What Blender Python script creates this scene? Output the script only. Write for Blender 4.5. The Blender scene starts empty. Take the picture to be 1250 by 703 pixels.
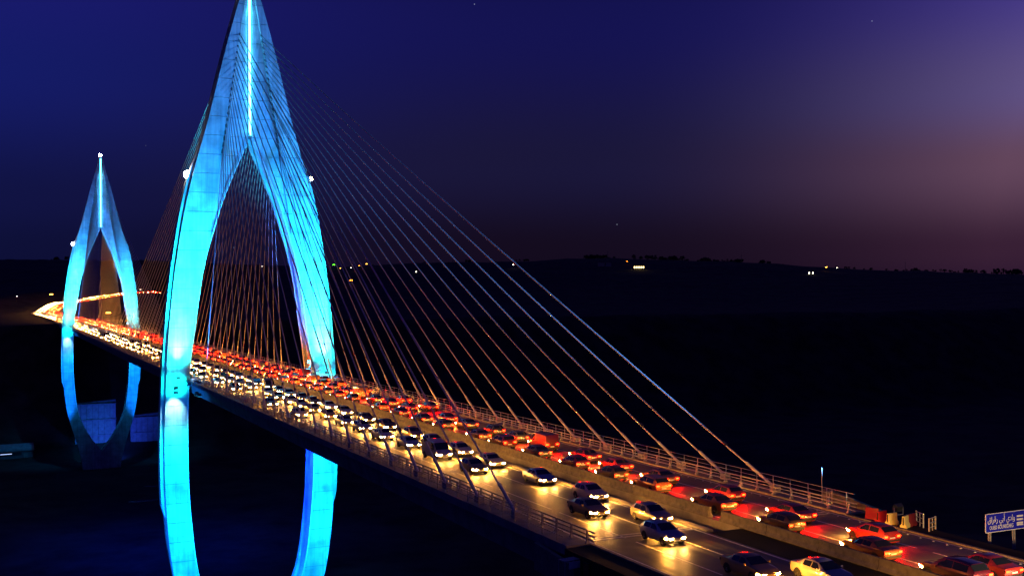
import bpy, math, random
import numpy as np
from mathutils import Vector, Matrix

random.seed(7)
scene = bpy.context.scene
COL = scene.collection
R = math.radians

# ------------------------------------------------------------------ camera
cam_data = bpy.data.cameras.new('camera')
cam = bpy.data.objects.new('camera', cam_data)
COL.objects.link(cam)
YAW, PITCH, ROLL = 0.44, 0.0032, -0.0053
fw = Vector((math.sin(YAW)*math.cos(PITCH), math.cos(YAW)*math.cos(PITCH), math.sin(PITCH)))
rt = Vector((math.cos(YAW), -math.sin(YAW), 0))
up = rt.cross(fw)
rt, up = rt*math.cos(ROLL)+up*math.sin(ROLL), up*math.cos(ROLL)-rt*math.sin(ROLL)
CAM = Vector((-52.886, -254.522, 19.02))
M = Matrix.Identity(4)
for i in range(3):
    M[i][0] = rt[i]; M[i][1] = up[i]; M[i][2] = -fw[i]; M[i][3] = CAM[i]
cam.matrix_world = M
cam_data.sensor_width = 36.0
cam_data.lens = 1349.7/1250*36
cam_data.clip_end = 30000
cam_data.clip_start = 0.5
scene.camera = cam

# ------------------------------------------------------------------ render / view
scene.view_settings.view_transform = 'Standard'
scene.view_settings.look = 'None'
scene.view_settings.exposure = 0.0
scene.view_settings.gamma = 1.0
scene.cycles.use_denoising = True
scene.cycles.max_bounces = 5
scene.cycles.diffuse_bounces = 2
scene.cycles.glossy_bounces = 3
scene.cycles.transmission_bounces = 3
scene.cycles.sample_clamp_indirect = 2.0
scene.cycles.caustics_reflective = False
scene.cycles.caustics_refractive = False
scene.cycles.use_light_tree = True

def lin(r, g, b):
    f = lambda c: (c/255/12.92) if c <= 10 else ((c/255+0.055)/1.055)**2.4
    return (f(r), f(g), f(b), 1.0)

# ------------------------------------------------------------------ world: dusk sky
SUNSET_AZ = 70.0     # degrees from +Y towards +X
world = bpy.data.worlds.new('World')
scene.world = world
world.use_nodes = True
nt = world.node_tree
nt.nodes.clear()
N = lambda t, **k: nt.nodes.new(t)
out = N('ShaderNodeOutputWorld')
tc = N('ShaderNodeTexCoord')
sep = N('ShaderNodeSeparateXYZ'); nt.links.new(tc.outputs['Generated'], sep.inputs[0])
def ramp(stops):
    r = N('ShaderNodeValToRGB')
    cr = r.color_ramp
    cr.interpolation = 'EASE'
    while len(cr.elements) < len(stops):
        cr.elements.new(0.5)
    for e, (p, c) in zip(cr.elements, stops):
        e.position = p; e.color = lin(*c)
    mr = N('ShaderNodeMapRange')
    mr.inputs['From Min'].default_value = 0.0; mr.inputs['From Max'].default_value = 0.35
    nt.links.new(sep.outputs['Z'], mr.inputs['Value'])
    nt.links.new(mr.outputs['Result'], r.inputs['Fac'])
    return r
P = lambda deg: math.sin(R(deg))/0.35
r_far = ramp([(0, (11, 13, 46)), (P(2.2), (13, 16, 56)), (P(4.5), (16, 19, 67)), (P(10.5), (20, 27, 102)), (P(15), (25, 26, 108)), (1, (14, 15, 80))])
r_mid = ramp([(0, (15, 8, 25)), (P(2.2), (19, 11, 30)), (P(6.5), (25, 22, 57)), (P(13.5), (20, 19, 80)), (1, (12, 12, 66))])
r_sun = ramp([(0, (42, 22, 46)), (P(1.9), (55, 31, 52)), (P(6), (98, 69, 91)), (P(9.5), (94, 80, 130)), (P(14.5), (74, 61, 142)), (1, (44, 38, 110))])
vd = N('ShaderNodeVectorMath'); vd.operation = 'DOT_PRODUCT'
vd.inputs[1].default_value = (math.sin(R(SUNSET_AZ)), math.cos(R(SUNSET_AZ)), 0)
nt.links.new(tc.outputs['Generated'], vd.inputs[0])
def maprange(sock, a, b):
    m = N('ShaderNodeMapRange'); m.interpolation_type = 'SMOOTHSTEP'
    m.inputs['From Min'].default_value = a; m.inputs['From Max'].default_value = b
    nt.links.new(sock, m.inputs['Value']); return m.outputs['Result']
f1 = maprange(vd.outputs['Value'], 0.30, 0.72)
f2n = N('ShaderNodeMapRange'); f2n.inputs['From Min'].default_value = 0.72; f2n.inputs["From Max"].default_value = 0.93
nt.links.new(vd.outputs['Value'], f2n.inputs['Value'])
f2p = N('ShaderNodeMath'); f2p.operation = 'POWER'; f2p.inputs[1].default_value = 3.4
nt.links.new(f2n.outputs['Result'], f2p.inputs[0]); f2 = f2p.outputs[0]
m1 = N('ShaderNodeMix'); m1.data_type = 'RGBA'
m2 = N('ShaderNodeMix'); m2.data_type = 'RGBA'
nt.links.new(f1, m1.inputs['Factor']); nt.links.new(r_far.outputs[0], m1.inputs['A']); nt.links.new(r_mid.outputs[0], m1.inputs['B'])
nt.links.new(f2, m2.inputs['Factor']); nt.links.new(m1.outputs['Result'], m2.inputs['A']); nt.links.new(r_sun.outputs[0], m2.inputs['B'])
# a few faint stars
vor = N('ShaderNodeTexVoronoi'); vor.inputs['Scale'].default_value = 34
nt.links.new(tc.outputs['Generated'], vor.inputs['Vector'])
st = N('ShaderNodeMath'); st.operation = 'LESS_THAN'; st.inputs[1].default_value = 0.016
nt.links.new(vor.outputs['Distance'], st.inputs[0])
stc = N('ShaderNodeMix'); stc.data_type = 'RGBA'; stc.blend_type = 'ADD'
stm = N('ShaderNodeMath'); stm.operation = 'MULTIPLY'; stm.inputs[1].default_value = 0.30
nt.links.new(st.outputs[0], stm.inputs[0])
nt.links.new(stm.outputs[0], stc.inputs['Factor'])
nt.links.new(m2.outputs['Result'], stc.inputs['A']); stc.inputs['B'].default_value = (0.7, 0.75, 1, 1)
bg = N('ShaderNodeBackground'); bg.inputs['Strength'].default_value = 1.0
nt.links.new(stc.outputs['Result'], bg.inputs['Color'])
# the physical sky below it: sun already under the horizon in the same direction
sky = N('ShaderNodeTexSky'); sky.sky_type = 'NISHITA'; sky.sun_disc = False
sky.sun_elevation = R(-5.5); sky.sun_rotation = R(SUNSET_AZ); sky.altitude = 100
bg2 = N('ShaderNodeBackground'); bg2.inputs['Strength'].default_value = 0.01
nt.links.new(sky.outputs[0], bg2.inputs['Color'])
ad = N('ShaderNodeAddShader')
nt.links.new(bg.outputs[0], ad.inputs[0]); nt.links.new(bg2.outputs[0], ad.inputs[1])
nt.links.new(ad.outputs[0], out.inputs['Surface'])

# ------------------------------------------------------------------ materials
def mat(name, col, rough=0.7, metal=0.0, noise=None, bump=0.0, coat=0.0, spec=0.5, coords='Object'):
    """noise = (scale, amount[, second scale]) : multiplies base colour by a mottling"""
    m = bpy.data.materials.new(name); m.use_nodes = True
    t = m.node_tree; b = t.nodes['Principled BSDF']
    b.inputs['Base Color'].default_value = (*col, 1); b.inputs['Roughness'].default_value = rough
    b.inputs['Metallic'].default_value = metal; b.inputs['Coat Weight'].default_value = coat
    b.inputs['Coat Roughness'].default_value = 0.05
    b.inputs['Specular IOR Level'].default_value = spec
    if noise:
        c = t.nodes.new('ShaderNodeNewGeometry') if coords == 'World' else t.nodes.new('ShaderNodeTexCoord')
        so = c.outputs['Position'] if coords == 'World' else c.outputs['Object']
        n1 = t.nodes.new('ShaderNodeTexNoise'); n1.inputs['Scale'].default_value = noise[0]
        n1.inputs['Detail'].default_value = 6; n1.inputs['Roughness'].default_value = 0.6
        t.links.new(so, n1.inputs['Vector'])
        mr = t.nodes.new('ShaderNodeMapRange'); mr.inputs['From Min'].default_value = 0.3; mr.inputs['From Max'].default_value = 0.7
        mr.inputs['To Min'].default_value = 1-noise[1]; mr.inputs['To Max'].default_value = 1+noise[1]
        t.links.new(n1.outputs['Fac'], mr.inputs['Value'])
        mx = t.nodes.new('ShaderNodeMix'); mx.data_type = 'RGBA'; mx.blend_type = 'MULTIPLY'
        mx.inputs['Factor'].default_value = 1
        mx.inputs['A'].default_value = (*col, 1)
        t.links.new(mr.outputs['Result'], mx.inputs['B'])
        t.links.new(mx.outputs['Result'], b.inputs['Base Color'])
        if bump:
            bp = t.nodes.new('ShaderNodeBump'); bp.inputs['Strength'].default_value = bump
            n2 = t.nodes.new('ShaderNodeTexNoise'); n2.inputs['Scale'].default_value = noise[2] if len(noise) > 2 else noise[0]*8
            t.links.new(so, n2.inputs['Vector'])
            t.links.new(n2.outputs['Fac'], bp.inputs['Height']); t.links.new(bp.outputs['Normal'], b.inputs['Normal'])
    return m

def emit(name, col, strength):
    m = bpy.data.materials.new(name); m.use_nodes = True
    t = m.node_tree; b = t.nodes['Principled BSDF']
    b.inputs['Base Color'].default_value = (0.02, 0.02, 0.02, 1)
    b.inputs['Emission Color'].default_value = (*col, 1); b.inputs['Emission Strength'].default_value = strength
    m.cycles.emission_sampling = 'FRONT'
    return m

def concrete_mat():
    m = mat('pylon_concrete', (0.42, 0.42, 0.41), 0.75, 0, (0.35, 0.30, 3.0), 0.12, coords='World')
    t = m.node_tree; b = t.nodes['Principled BSDF']
    # rain streaks and formwork blotches: wear with a shape of its own
    g = t.nodes.new('ShaderNodeNewGeometry')
    mp = t.nodes.new('ShaderNodeMapping'); mp.inputs['Scale'].default_value = (1.1, 1.1, 0.06)
    t.links.new(g.outputs['Position'], mp.inputs['Vector'])
    n = t.nodes.new('ShaderNodeTexNoise'); n.inputs['Scale'].default_value = 1.3; n.inputs['Detail'].default_value = 5
    t.links.new(mp.outputs[0], n.inputs['Vector'])
    # formwork panel tone: each cast panel slightly different
    mp2 = t.nodes.new('ShaderNodeMapping'); mp2.inputs['Scale'].default_value = (0.42, 0.30, 0.236)
    t.links.new(g.outputs['Position'], mp2.inputs['Vector'])
    fl = t.nodes.new('ShaderNodeVectorMath'); fl.operation = 'FLOOR'; t.links.new(mp2.outputs[0], fl.inputs[0])
    wn = t.nodes.new('ShaderNodeTexWhiteNoise'); t.links.new(fl.outputs[0], wn.inputs['Vector'])
    old = b.inputs['Base Color'].links[0].from_socket
    def mul(sock_val, lo, hi, a, b_, prev):
        mr = t.nodes.new('ShaderNodeMapRange'); mr.inputs['From Min'].default_value = a; mr.inputs['From Max'].default_value = b_
        mr.inputs['To Min'].default_value = lo; mr.inputs['To Max'].default_value = hi
        t.links.new(sock_val, mr.inputs['Value'])
        mx = t.nodes.new('ShaderNodeMix'); mx.data_type = 'RGBA'; mx.blend_type = 'MULTIPLY'; mx.inputs['Factor'].default_value = 1
        t.links.new(prev, mx.inputs['A']); t.links.new(mr.outputs['Result'], mx.inputs['B'])
        return mx.outputs['Result']
    o2 = mul(n.outputs['Fac'], 0.72, 1.12, 0.3, 0.65, old)
    o3 = mul(wn.outputs['Value'], 0.84, 1.10, 0, 1, o2)
    t.links.new(o3, b.inputs['Base Color'])
    return m

def asphalt_mat():
    m = mat('asphalt', (0.075, 0.072, 0.07), 0.55, 0, (0.9, 0.3, 14), 0.25, coords='World')
    t = m.node_tree; b = t.nodes['Principled BSDF']
    g = t.nodes.new('ShaderNodeNewGeometry')
    mp = t.nodes.new('ShaderNodeMapping'); mp.inputs['Scale'].default_value = (1.6, 0.02, 1)
    t.links.new(g.outputs['Position'], mp.inputs['Vector'])
    n = t.nodes.new('ShaderNodeTexNoise'); n.inputs['Scale'].default_value = 1.5; n.inputs['Detail'].default_value = 4
    t.links.new(mp.outputs[0], n.inputs['Vector'])
    mr = t.nodes.new('ShaderNodeMapRange'); mr.inputs['From Min'].default_value = .3; mr.inputs['From Max'].default_value = .7
    mr.inputs['To Min'].default_value = .38; mr.inputs['To Max'].default_value = .62
    t.links.new(n.outputs['Fac'], mr.inputs['Value']); t.links.new(mr.outputs['Result'], b.inputs['Roughness'])
    m3 = t.nodes.new('ShaderNodeMapRange'); m3.inputs['From Min'].default_value = .35; m3.inputs['From Max'].default_value = .65
    m3.inputs['To Min'].default_value = .55; m3.inputs['To Max'].default_value = 1.35
    t.links.new(n.outputs['Fac'], m3.inputs['Value'])
    mx = t.nodes.new('ShaderNodeMix'); mx.data_type = 'RGBA'; mx.blend_type = 'MULTIPLY'; mx.inputs['Factor'].default_value = 1
    t.links.new(b.inputs['Base Color'].links[0].from_socket, mx.inputs['A']); t.links.new(m3.outputs['Result'], mx.inputs['B'])
    t.links.new(mx.outputs['Result'], b.inputs['Base Color'])
    return m

MT = {}
MT['concrete'] = concrete_mat()
MT['core'] = mat('dark_concrete', (0.10, 0.10, 0.10), 0.85, 0, (0.5, 0.3), 0.1, coords='World')
MT['deck'] = mat('deck_concrete', (0.22, 0.21, 0.20), 0.85, 0, (0.6, 0.3, 6), 0.2, coords='World')
MT['barrier'] = mat('barrier_concrete', (0.17, 0.155, 0.13), 0.85, 0, (2.2, 0.35, 12), 0.25)
MT['asphalt'] = asphalt_mat()
MT['paint'] = mat('road_paint', (0.72, 0.71, 0.66), 0.6, 0, (3.0, 0.28, 20), 0.1, coords='World')
MT['galv'] = mat('galvanised_steel', (0.40, 0.40, 0.38), 0.45, 0.35, (4.0, 0.2, 30), 0.05, coords='World')
MT['cable'] = mat('cable_sheath', (0.50, 0.50, 0.51), 0.8, 0, (0.8, 0.12, 5), 0.0, coords='World', spec=0.1)
MT['steel'] = mat('dark_steel', (0.10, 0.10, 0.11), 0.45, 0.7, (3, .3), 0)
MT['earth'] = mat('earth', (0.028, 0.027, 0.020), 0.95, 0, (0.06, 0.75, 0.35), 0.6, coords='World', spec=0.2)
MT['rubber'] = mat('tyre_rubber', (0.02, 0.02, 0.02), 0.8, 0, (8, .2))
MT['rim'] = mat('alloy_rim', (0.45, 0.45, 0.46), 0.3, 0.9, (8, .1))
MT['glass'] = mat('car_glass', (0.012, 0.014, 0.016), 0.06, 0, (2, .1), 0, coat=0.5)
MT['trim'] = mat('black_plastic', (0.02, 0.02, 0.02), 0.5, 0, (6, .2))
MT['plate'] = mat('number_plate', (0.7, 0.7, 0.66), 0.4, 0, (6, .1))
MT['head'] = emit('headlight_glow', (1.0, 0.43, 0.085), 800)
MT['head_dim'] = emit('dipped_headlight_glow', (1.0, 0.44, 0.08), 800)
MT['brake'] = emit('brake_light_glow', (1.0, 0.0009, 0.0001), 700)
MT['tail'] = emit('tail_light_glow', (1.0, 0.03, 0.006), 8)
MT['added_side_glow'] = emit('added_flank_glow', (1.0, 0.37, 0.04), 1500)  # added glow on vehicle flanks, brightens railings and stays
MT['sign_beam'] = emit('sign_lighting_beam', (1.0, 0.72, 0.40), 5000)  # strong headlights of the added unseen cars, for the sign
MT['strip'] = emit('slot_light_strip', (0.06, 0.55, 1.0), 18)
MT['beacon'] = emit('white_beacon_glow', (1.0, 0.96, 0.86), 160)
MT['beacon_w'] = emit('warm_beacon_glow', (1.0, 0.85, 0.45), 60)
MT['flood'] = emit('blue_flood_lens', (0.05, 0.55, 1.0), 18)

# ------------------------------------------------------------------ mesh helpers
class MB:
    def __init__(s): s.v = []; s.f = []; s.m = []
    def face(s, pts, mi=0):
        i = len(s.v); s.v += [tuple(p) for p in pts]; s.f.append(tuple(range(i, i+len(pts)))); s.m.append(mi)
    def box(s, x0, x1, y0, y1, z0, z1, mi=0):
        i = len(s.v)
        s.v += [(x0,y0,z0),(x1,y0,z0),(x1,y1,z0),(x0,y1,z0),(x0,y0,z1),(x1,y0,z1),(x1,y1,z1),(x0,y1,z1)]
        for f in ((0,3,2,1),(4,5,6,7),(0,1,5,4),(1,2,6,5),(2,3,7,6),(3,0,4,7)):
            s.f.append(tuple(i+k for k in f)); s.m.append(mi)
    def loft(s, rings, mi=0, caps=True, closed=True):
        i = len(s.v); n = len(rings[0])
        for r in rings: s.v += [tuple(p) for p in r]
        for a in range(len(rings)-1):
            for k in range(n if closed else n-1):
                k2 = (k+1) % n
                s.f.append((i+a*n+k, i+a*n+k2, i+(a+1)*n+k2, i+(a+1)*n+k)); s.m.append(mi)
        if caps:
            s.f.append(tuple(i+k for k in reversed(range(n)))); s.m.append(mi)
            e = i+(len(rings)-1)*n
            s.f.append(tuple(e+k for k in range(n))); s.m.append(mi)
    def tube(s, a, b, r0, r1=None, n=8, mi=0, caps=True):
        r1 = r0 if r1 is None else r1
        a = Vector(a); b = Vector(b); d = (b-a).normalized()
        u = d.orthogonal().normalized(); w = d.cross(u)
        ring = lambda c, r: [c+u*(r*math.cos(2*math.pi*k/n))+w*(r*math.sin(2*math.pi*k/n)) for k in range(n)]
        s.loft([ring(a, r0), ring(b, r1)], mi, caps)
    def mesh(s, name, mats, smooth=None):
        me = bpy.data.meshes.new(name); me.from_pydata(s.v, [], s.f)
        for m in mats: me.materials.append(m)
        if any(s.m): me.polygons.foreach_set('material_index', s.m)
        if smooth is not None:
            me.polygons.foreach_set('use_smooth', [True]*len(me.polygons))
            me.set_sharp_from_angle(angle=R(smooth))
        me.update(); return me
    def build(s, name, mats, parent=None, smooth=None):
        if not isinstance(mats, (list, tuple)): mats = [mats]
        return obj(name, s.mesh(name, mats, smooth), parent)

def obj(name, data, parent=None):
    o = bpy.data.objects.new(name, data); COL.objects.link(o)
    if parent is not None: o.parent = parent
    return o
def empty(name, loc=(0,0,0), rz=0, parent=None):
    o = obj(name, None, parent); o.location = loc; o.rotation_euler = (0,0,rz); o.empty_display_size = 0.3; return o
def tag(o, label=None, cat=None, group=None, kind=None):
    if label: o['label'] = label
    if cat: o['category'] = cat
    if group: o['group'] = group
    if kind: o['kind'] = kind
    return o
def copy_tree(o, parent=None):
    c = o.copy(); COL.objects.link(c); c.parent = parent
    for ch in list(o.children): copy_tree(ch, c)
    return c
def interp(tab):
    zs = np.array([t[0] for t in tab], float); xs = np.array([t[1] for t in tab], float)
    o = np.argsort(zs); zs = zs[o]; xs = xs[o]
    # monotone-ish smooth cubic (Catmull-Rom) through the table
    ms = np.gradient(xs, zs)
    def f(z):
        z = min(max(z, zs[0]), zs[-1]); i = min(max(int(np.searchsorted(zs, z))-1, 0), len(zs)-2)
        h = zs[i+1]-zs[i]; t = (z-zs[i])/h
        return float((2*t**3-3*t**2+1)*xs[i]+(t**3-2*t**2+t)*h*ms[i]+(-2*t**3+3*t**2)*xs[i+1]+(t**3-t**2)*h*ms[i+1])
    return f
def sstep(a, b, x):
    t = np.clip((np.asarray(x, float)-a)/(b-a), 0, 1); return t*t*(3-2*t)

SPAN = 376.0
FLOOR = -75.0

# ------------------------------------------------------------------ terrain
FAR_PATH = np.array([(0,540,-0.2),(0,640,-0.3),(-1,760,-0.5),(-3,880,-0.7),(-3,980,-0.8),(2,1067,-0.6),(9.5,1145,1.6),(25.5,1224,6.6),(46,1268,9.2),(86,1322,15),(118,1362,19.0),(140,1385,20.5),(160,1420,19.5),(170,1470,16)])
def dense(path, step):
    p = path; d = np.r_[0, np.cumsum(np.linalg.norm(np.diff(p, axis=0), axis=1))]
    fx = [interp(list(zip(d, p[:,k]))) for k in range(3)]
    t = np.arange(0, d[-1], step)
    return np.array([[f(q) for f in fx] for q in t])
FARP = dense(FAR_PATH, 8.0)
RIDGE = [(-40,.024),(-10,.025),(0,.0258),(8,.0262),(12,.0225),(16.6,.0215),(21,.0245),(25.9,.0258),(29.7,.0272),(33.9,.0256),(39.2,.0206),(44.6,.0148),(50,.0112),(60,.008),(90,.006),(180,.006)]
ridge_f = interp(RIDGE)
ridge_tab = np.array([ridge_f(a) for a in np.arange(-60, 181, 0.5)])
def hash_noise(x, y):
    return (np.sin(x*0.021+1.3)*np.cos(y*0.017+0.7)+0.5*np.sin(x*0.053+y*0.041)+0.25*np.sin(x*0.13-y*0.11+2)+0.12*np.sin(x*0.31+y*0.27))
def height(x, y):
    x = np.asarray(x, float); y = np.asarray(y, float)
    yw = y + 10*np.sin(x*0.011)*sstep(30, 200, np.abs(x))
    v = np.where(yw < 150, -0.9+(FLOOR+0.9)*sstep(-192, -62, yw), -0.9+(FLOOR+0.9)*(1-sstep(405, 545, yw)))
    v = v - 5*sstep(18, 45, x)*sstep(-60,-190,yw)              # the ground drops beside the approach
    v = v + hash_noise(x*2, y*2)*0.8*sstep(16, 60, np.abs(x)) + hash_noise(x*.8+40, y*.8)*1.0*sstep(-150,-60,yw)*(1-sstep(405,520,yw))*sstep(0,30,np.abs(y))
    # hill on which one stands
    d2 = (x+58)**2+(y+262)**2
    v = v + 18.0*np.exp(-d2/(26.0**2))
    # far hills
    dx = x+53; dy = y+254
    r = np.hypot(dx, dy); az = np.degrees(np.arctan2(dx, dy))
    sl = np.interp(az, np.arange(-60, 181, 0.5), ridge_tab)
    top = 19+sl*2850+3.0*hash_noise(x*.6, y*.6)
    v = v + (top-np.minimum(v, 0))*sstep(1050, 2800, r) * sstep(520, 1500, r)
    # the far road lies on the ground
    m = (y > 520) & (r < 2400)
    if np.any(m):
        xs = x[m]; ys = y[m]
        d = np.full(xs.shape, 1e9); zz = np.zeros(xs.shape)
        for p in FARP:
            dd = np.hypot(xs-p[0], ys-p[1]); k = dd < d
            d = np.where(k, dd, d); zz = np.where(k, p[2], zz)
        w = sstep(18, 90, d)
        v = v.copy(); v[m] = (zz-0.7)*(1-w)+v[m]*w
    return v

def axis(lo, hi, dlo, dhi, step, grow):
    a = list(np.arange(dlo, dhi+step, step)); s = step
    while a[-1] < hi: s *= grow; a.append(a[-1]+s)
    s = step
    while a[0] > lo: s *= grow; a.insert(0, a[0]-s)
    return np.array(a)
gx = axis(-6000, 9000, -120, 120, 4.0, 1.06)
gy = axis(-3500, 9500, -290, 1400, 6.0, 1.07)
GX, GY = np.meshgrid(gx, gy)
GZ = height(GX.ravel(), GY.ravel()).reshape(GX.shape)
nx, ny = len(gx), len(gy)
verts = np.stack([GX.ravel(), GY.ravel(), GZ.ravel()], 1)
idx = np.arange(nx*ny).reshape(ny, nx)
faces = np.stack([idx[:-1,:-1].ravel(), idx[:-1,1:].ravel(), idx[1:,1:].ravel(), idx[1:,:-1].ravel()], 1)
me = bpy.data.meshes.new('terrain'); me.from_pydata(verts.tolist(), [], faces.tolist())
me.polygons.foreach_set('use_smooth', [True]*len(me.polygons)); me.materials.append(MT['earth'])
tag(obj('terrain', me), kind='structure')
def hz(x, y): return float(height(np.array([x]), np.array([y]))[0])

# far road beyond the bridge
def strip(path, a, b, dz, name, m, kind='structure', parent=None):
    mb = MB(); pts = []
    for i, p in enumerate(path):
        t = path[min(i+1, len(path)-1)]-path[max(i-1, 0)]; n = np.array([t[1], -t[0]]); n = n/np.hypot(*n)
        pts.append(((p[0]+n[0]*a, p[1]+n[1]*a, p[2]+dz), (p[0]+n[0]*b, p[1]+n[1]*b, p[2]+dz)))
    for q, w in zip(pts[:-1], pts[1:]): mb.face((q[0], q[1], w[1], w[0]))
    o = mb.build(name, m, parent)
    if kind: tag(o, kind=kind)
    return o
strip(FARP, -13, 13, 0.0, 'far_road', MT['asphalt'])

# ------------------------------------------------------------------ carriageways on the bridge
Y0, Y1 = -360.0, 560.0
roads = {}
for s, nm in ((-1, 'road'), (1, 'road')):
    mb = MB(); ys = list(np.arange(Y0, -182, 20))+list(np.arange(-182, Y1, 20))+[Y1]
    for a, b in zip(ys[:-1], ys[1:]):
        x0, x1 = sorted((s*1.9, s*12.15)); mb.face(((x0,a,0.0),(x1,a,0.0),(x1,b,0.0),(x0,b,0.0)))
    o = tag(mb.build(nm, MT['asphalt']), kind='structure'); roads[s] = o
    for xe in (2.25, 11.85):
        m2 = MB()
        for a, b in zip(ys[:-1], ys[1:]):
            xa, xb = sorted((s*(xe-.09), s*(xe+.09))); m2.face(((xa,a,.004),(xb,a,.004),(xb,b,.004),(xa,b,.004)))
        m2.build('edge_line', MT['paint'], o)
    dm = MB(); dm.face(((-.075,0,0),(.075,0,0),(.075,11,0),(-.075,11,0))); dme = dm.mesh('lane_dash', [MT['paint']])
    for xl in (5.3, 8.7):
        for k in range(18):
            d = obj('lane_dash', dme, o); d.location = (s*xl, -206+k*12.5, .004)
        rest = MB(); y = -206+18*12.5
        while y < Y1-12:
            rest.face(((s*xl-.075,y,.004),(s*xl+.075,y,.004),(s*xl+.075,y+11,.004),(s*xl-.075,y+11,.004))); y += 12.5
        tag(rest.build('lane_dashes_beyond', MT['paint'], o), kind='stuff')
    # expansion joint across the carriageway
    j = MB()
    x0, x1 = sorted((s*2.0, s*12.05))
    j.box(x0, x1, -180.9, -180.55, -.02, .012); j.box(x0, x1, -180.25, -179.9, -.02, .012)
    j.build('expansion_joint', MT['galv'], o)
# reflective studs by the outer edge of the approach, as dotted line
sm = MB(); sm.loft([[(-.07,-.06,0),(.07,-.06,0),(.07,.06,0),(-.07,.06,0)], [(-.04,-.03,.04),(.04,-.03,.04),(.04,.03,.04),(-.04,.03,.04)]])
sme = sm.mesh('road_stud', [MT['paint']])
for k in range(40):
    o = obj('road_stud', sme, roads[1]); o.location = (11.45, -208+k*1.3, .004)

# ------------------------------------------------------------------ the bridge
bridge = empty('cable_stayed_bridge', (0,0,0))
tag(bridge, 'blue lit cable stayed bridge with two leaf shaped concrete pylons', 'bridge')

def deck_section(y, lo=-3.0):
    return [(-14.4,y,.16),(-12.35,y,.16),(-12.35,y,-.012),(-1.25,y,-.012),(-1.15,y,-1.4),(1.15,y,-1.4),(1.25,y,-.012),(12.35,y,-.012),(12.35,y,.16),(14.4,y,.16),
            (14.4,y,-.55),(13.3,y,-1.0),(12.9,y,lo),(-12.9,y,lo),(-13.3,y,-1.0),(-14.4,y,-.55)]
mb = MB(); mb.loft([deck_section(y) for y in np.linspace(-182, 560, 54)])
mb.build('deck', MT['deck'], bridge)
# --- pylons
outer = interp([(-82,8.8),(-70,9.9),(-60,12.2),(-52,14.7),(-45,16.6),(-37,17.9),(-25,18.8),(-13,19.0),(-3,18.75),(5,18.4),(11,17.95),(17,17.4),(23,16.75),(28.7,15.95),(34.4,15.05),(40,13.95),(48,12.0),(53,10.6),(58,9.25),(64,7.8),(69,6.6),(75,5.1),(80,3.75),(85,2.35),(89,1.35),(91.5,.8)])
inner_t = interp([(-82,0.02),(-65,0.02),(-58,5.0),(-52,8.4),(-46,11.0),(-41,12.2),(-36,12.9),(-32,13.3),(-27,13.75),(-21,14.0),(-15,14.1),(-3,13.9),(4.8,13.35),(11,12.5),(17,11.75),(22.8,10.85),(28.5,9.6),(34,7.95),(40,6.1),(45.8,3.75),(48,2.85),(53,.62)])
def inner(z):
    return max(inner_t(z), 0.03) if z < -64 else (0.42 if z > 53.2 else max(inner_t(z), .42 if z > 0 else 0.03))
def xanch(z): return 2.4+.15*(77-z)
YF, YB, YC0, YC1, YR = -5.0, -1.3, -1.3, 0.9, 2.4      # front face, back of front plate, core, rear plate
def plate_ring(z, s):
    xo, xi = outer(z), inner(z)
    xa = xanch(z) if z < 79 else max(2.1*(91.5-z)/12.5, .0)
    xa = min(max(xa, xi+.02), xo-.12)
    rd = 0.9*float(sstep(29, 36, z))*min(1, (xa-xi)/1.2)
    pts = [(xo,YF),(xo,YB),(xi,YB),(xi,YF+rd*1.6),(xa-.001-.02*rd,YF+rd),(xa,YF)]
    r = [(s*x, y, z) for x, y in pts]
    return r if s > 0 else r[::-1]

LIFT = 4.25
zl = [-82.0]
while zl[-1] < 91.4: zl.append(min(zl[-1]+LIFT, 91.5))
seg_meshes = []
for s in (-1, 1):
    for a, b in zip(zl[:-1], zl[1:]):
        m = MB(); zz = np.linspace(a+.045, b-.045, 4)
        m.loft([plate_ring(z, s) for z in zz]); seg_meshes.append(m.mesh('concrete_segment', [MT['concrete']]))
def rect_loft(s, z0, z1, n, fx0, fx1, y0, y1):
    rings = []
    for z in np.linspace(z0, z1, n):
        a, b = fx0(z), fx1(z); r = [(s*a,y0,z),(s*b,y0,z),(s*b,y1,z),(s*a,y1,z)]
        rings.append(r if s > 0 else r[::-1])
    return rings
core = MB()
for s in (-1, 1):
    core.loft(rect_loft(s, -82, 91, 60, lambda z: min(inner(z)+.9, outer(z)*.8) if abs(z) < 60 or z > 0 else inner(z)+.02, lambda z: max(outer(z)-1.1, outer(z)*.75), YC0-.02, YC1+.02))
    # the joints between lifts show this inner leaf
    core.loft(rect_loft(s, -82, 91.2, 80, lambda z: inner(z)+.06, lambda z: outer(z)-.06, YB-.5, YB-.02))
    core.loft(rect_loft(s, -82, 28, 40, lambda z: inner(z)+.06+.9*float(sstep(29,36,z)), lambda z: max(outer(z)-.07, inner(z)+.3), YF+.07, YB-.55))
core_me = core.mesh('pylon', [MT['core']])
rear_me = []
for s in (-1, 1):
    m = MB(); m.loft(rect_loft(s, -82, 91.3, 90, inner, lambda z: outer(z)-.15, YC1, YR)); rear_me.append(m.mesh('rear_blade', [MT['concrete']]))
fin_me = []
def fin_w(z):
    return .12+.75*float(sstep(-30.5, -27, z))*float(1-sstep(44, 52, z))
for s in (-1, 1):
    m = MB(); m.loft(rect_loft(s, -30, 52, 60, lambda z: outer(z)-.3, lambda z: outer(z)+fin_w(z), -4.1, -1.5)); fin_me.append(m.mesh('outer_fin', [MT['concrete']]))
m = MB(); m.box(-.24, .24, -4.05, -3.75, 54.5, 91.0); strip_me = m.mesh('light_strip', [MT['strip']])
m = MB(); m.box(-.40, .40, -3.7, -3.4, 53.6, 91.0); back_me = m.mesh('slot_back', [MT['core']])
edge_me = []
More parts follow.
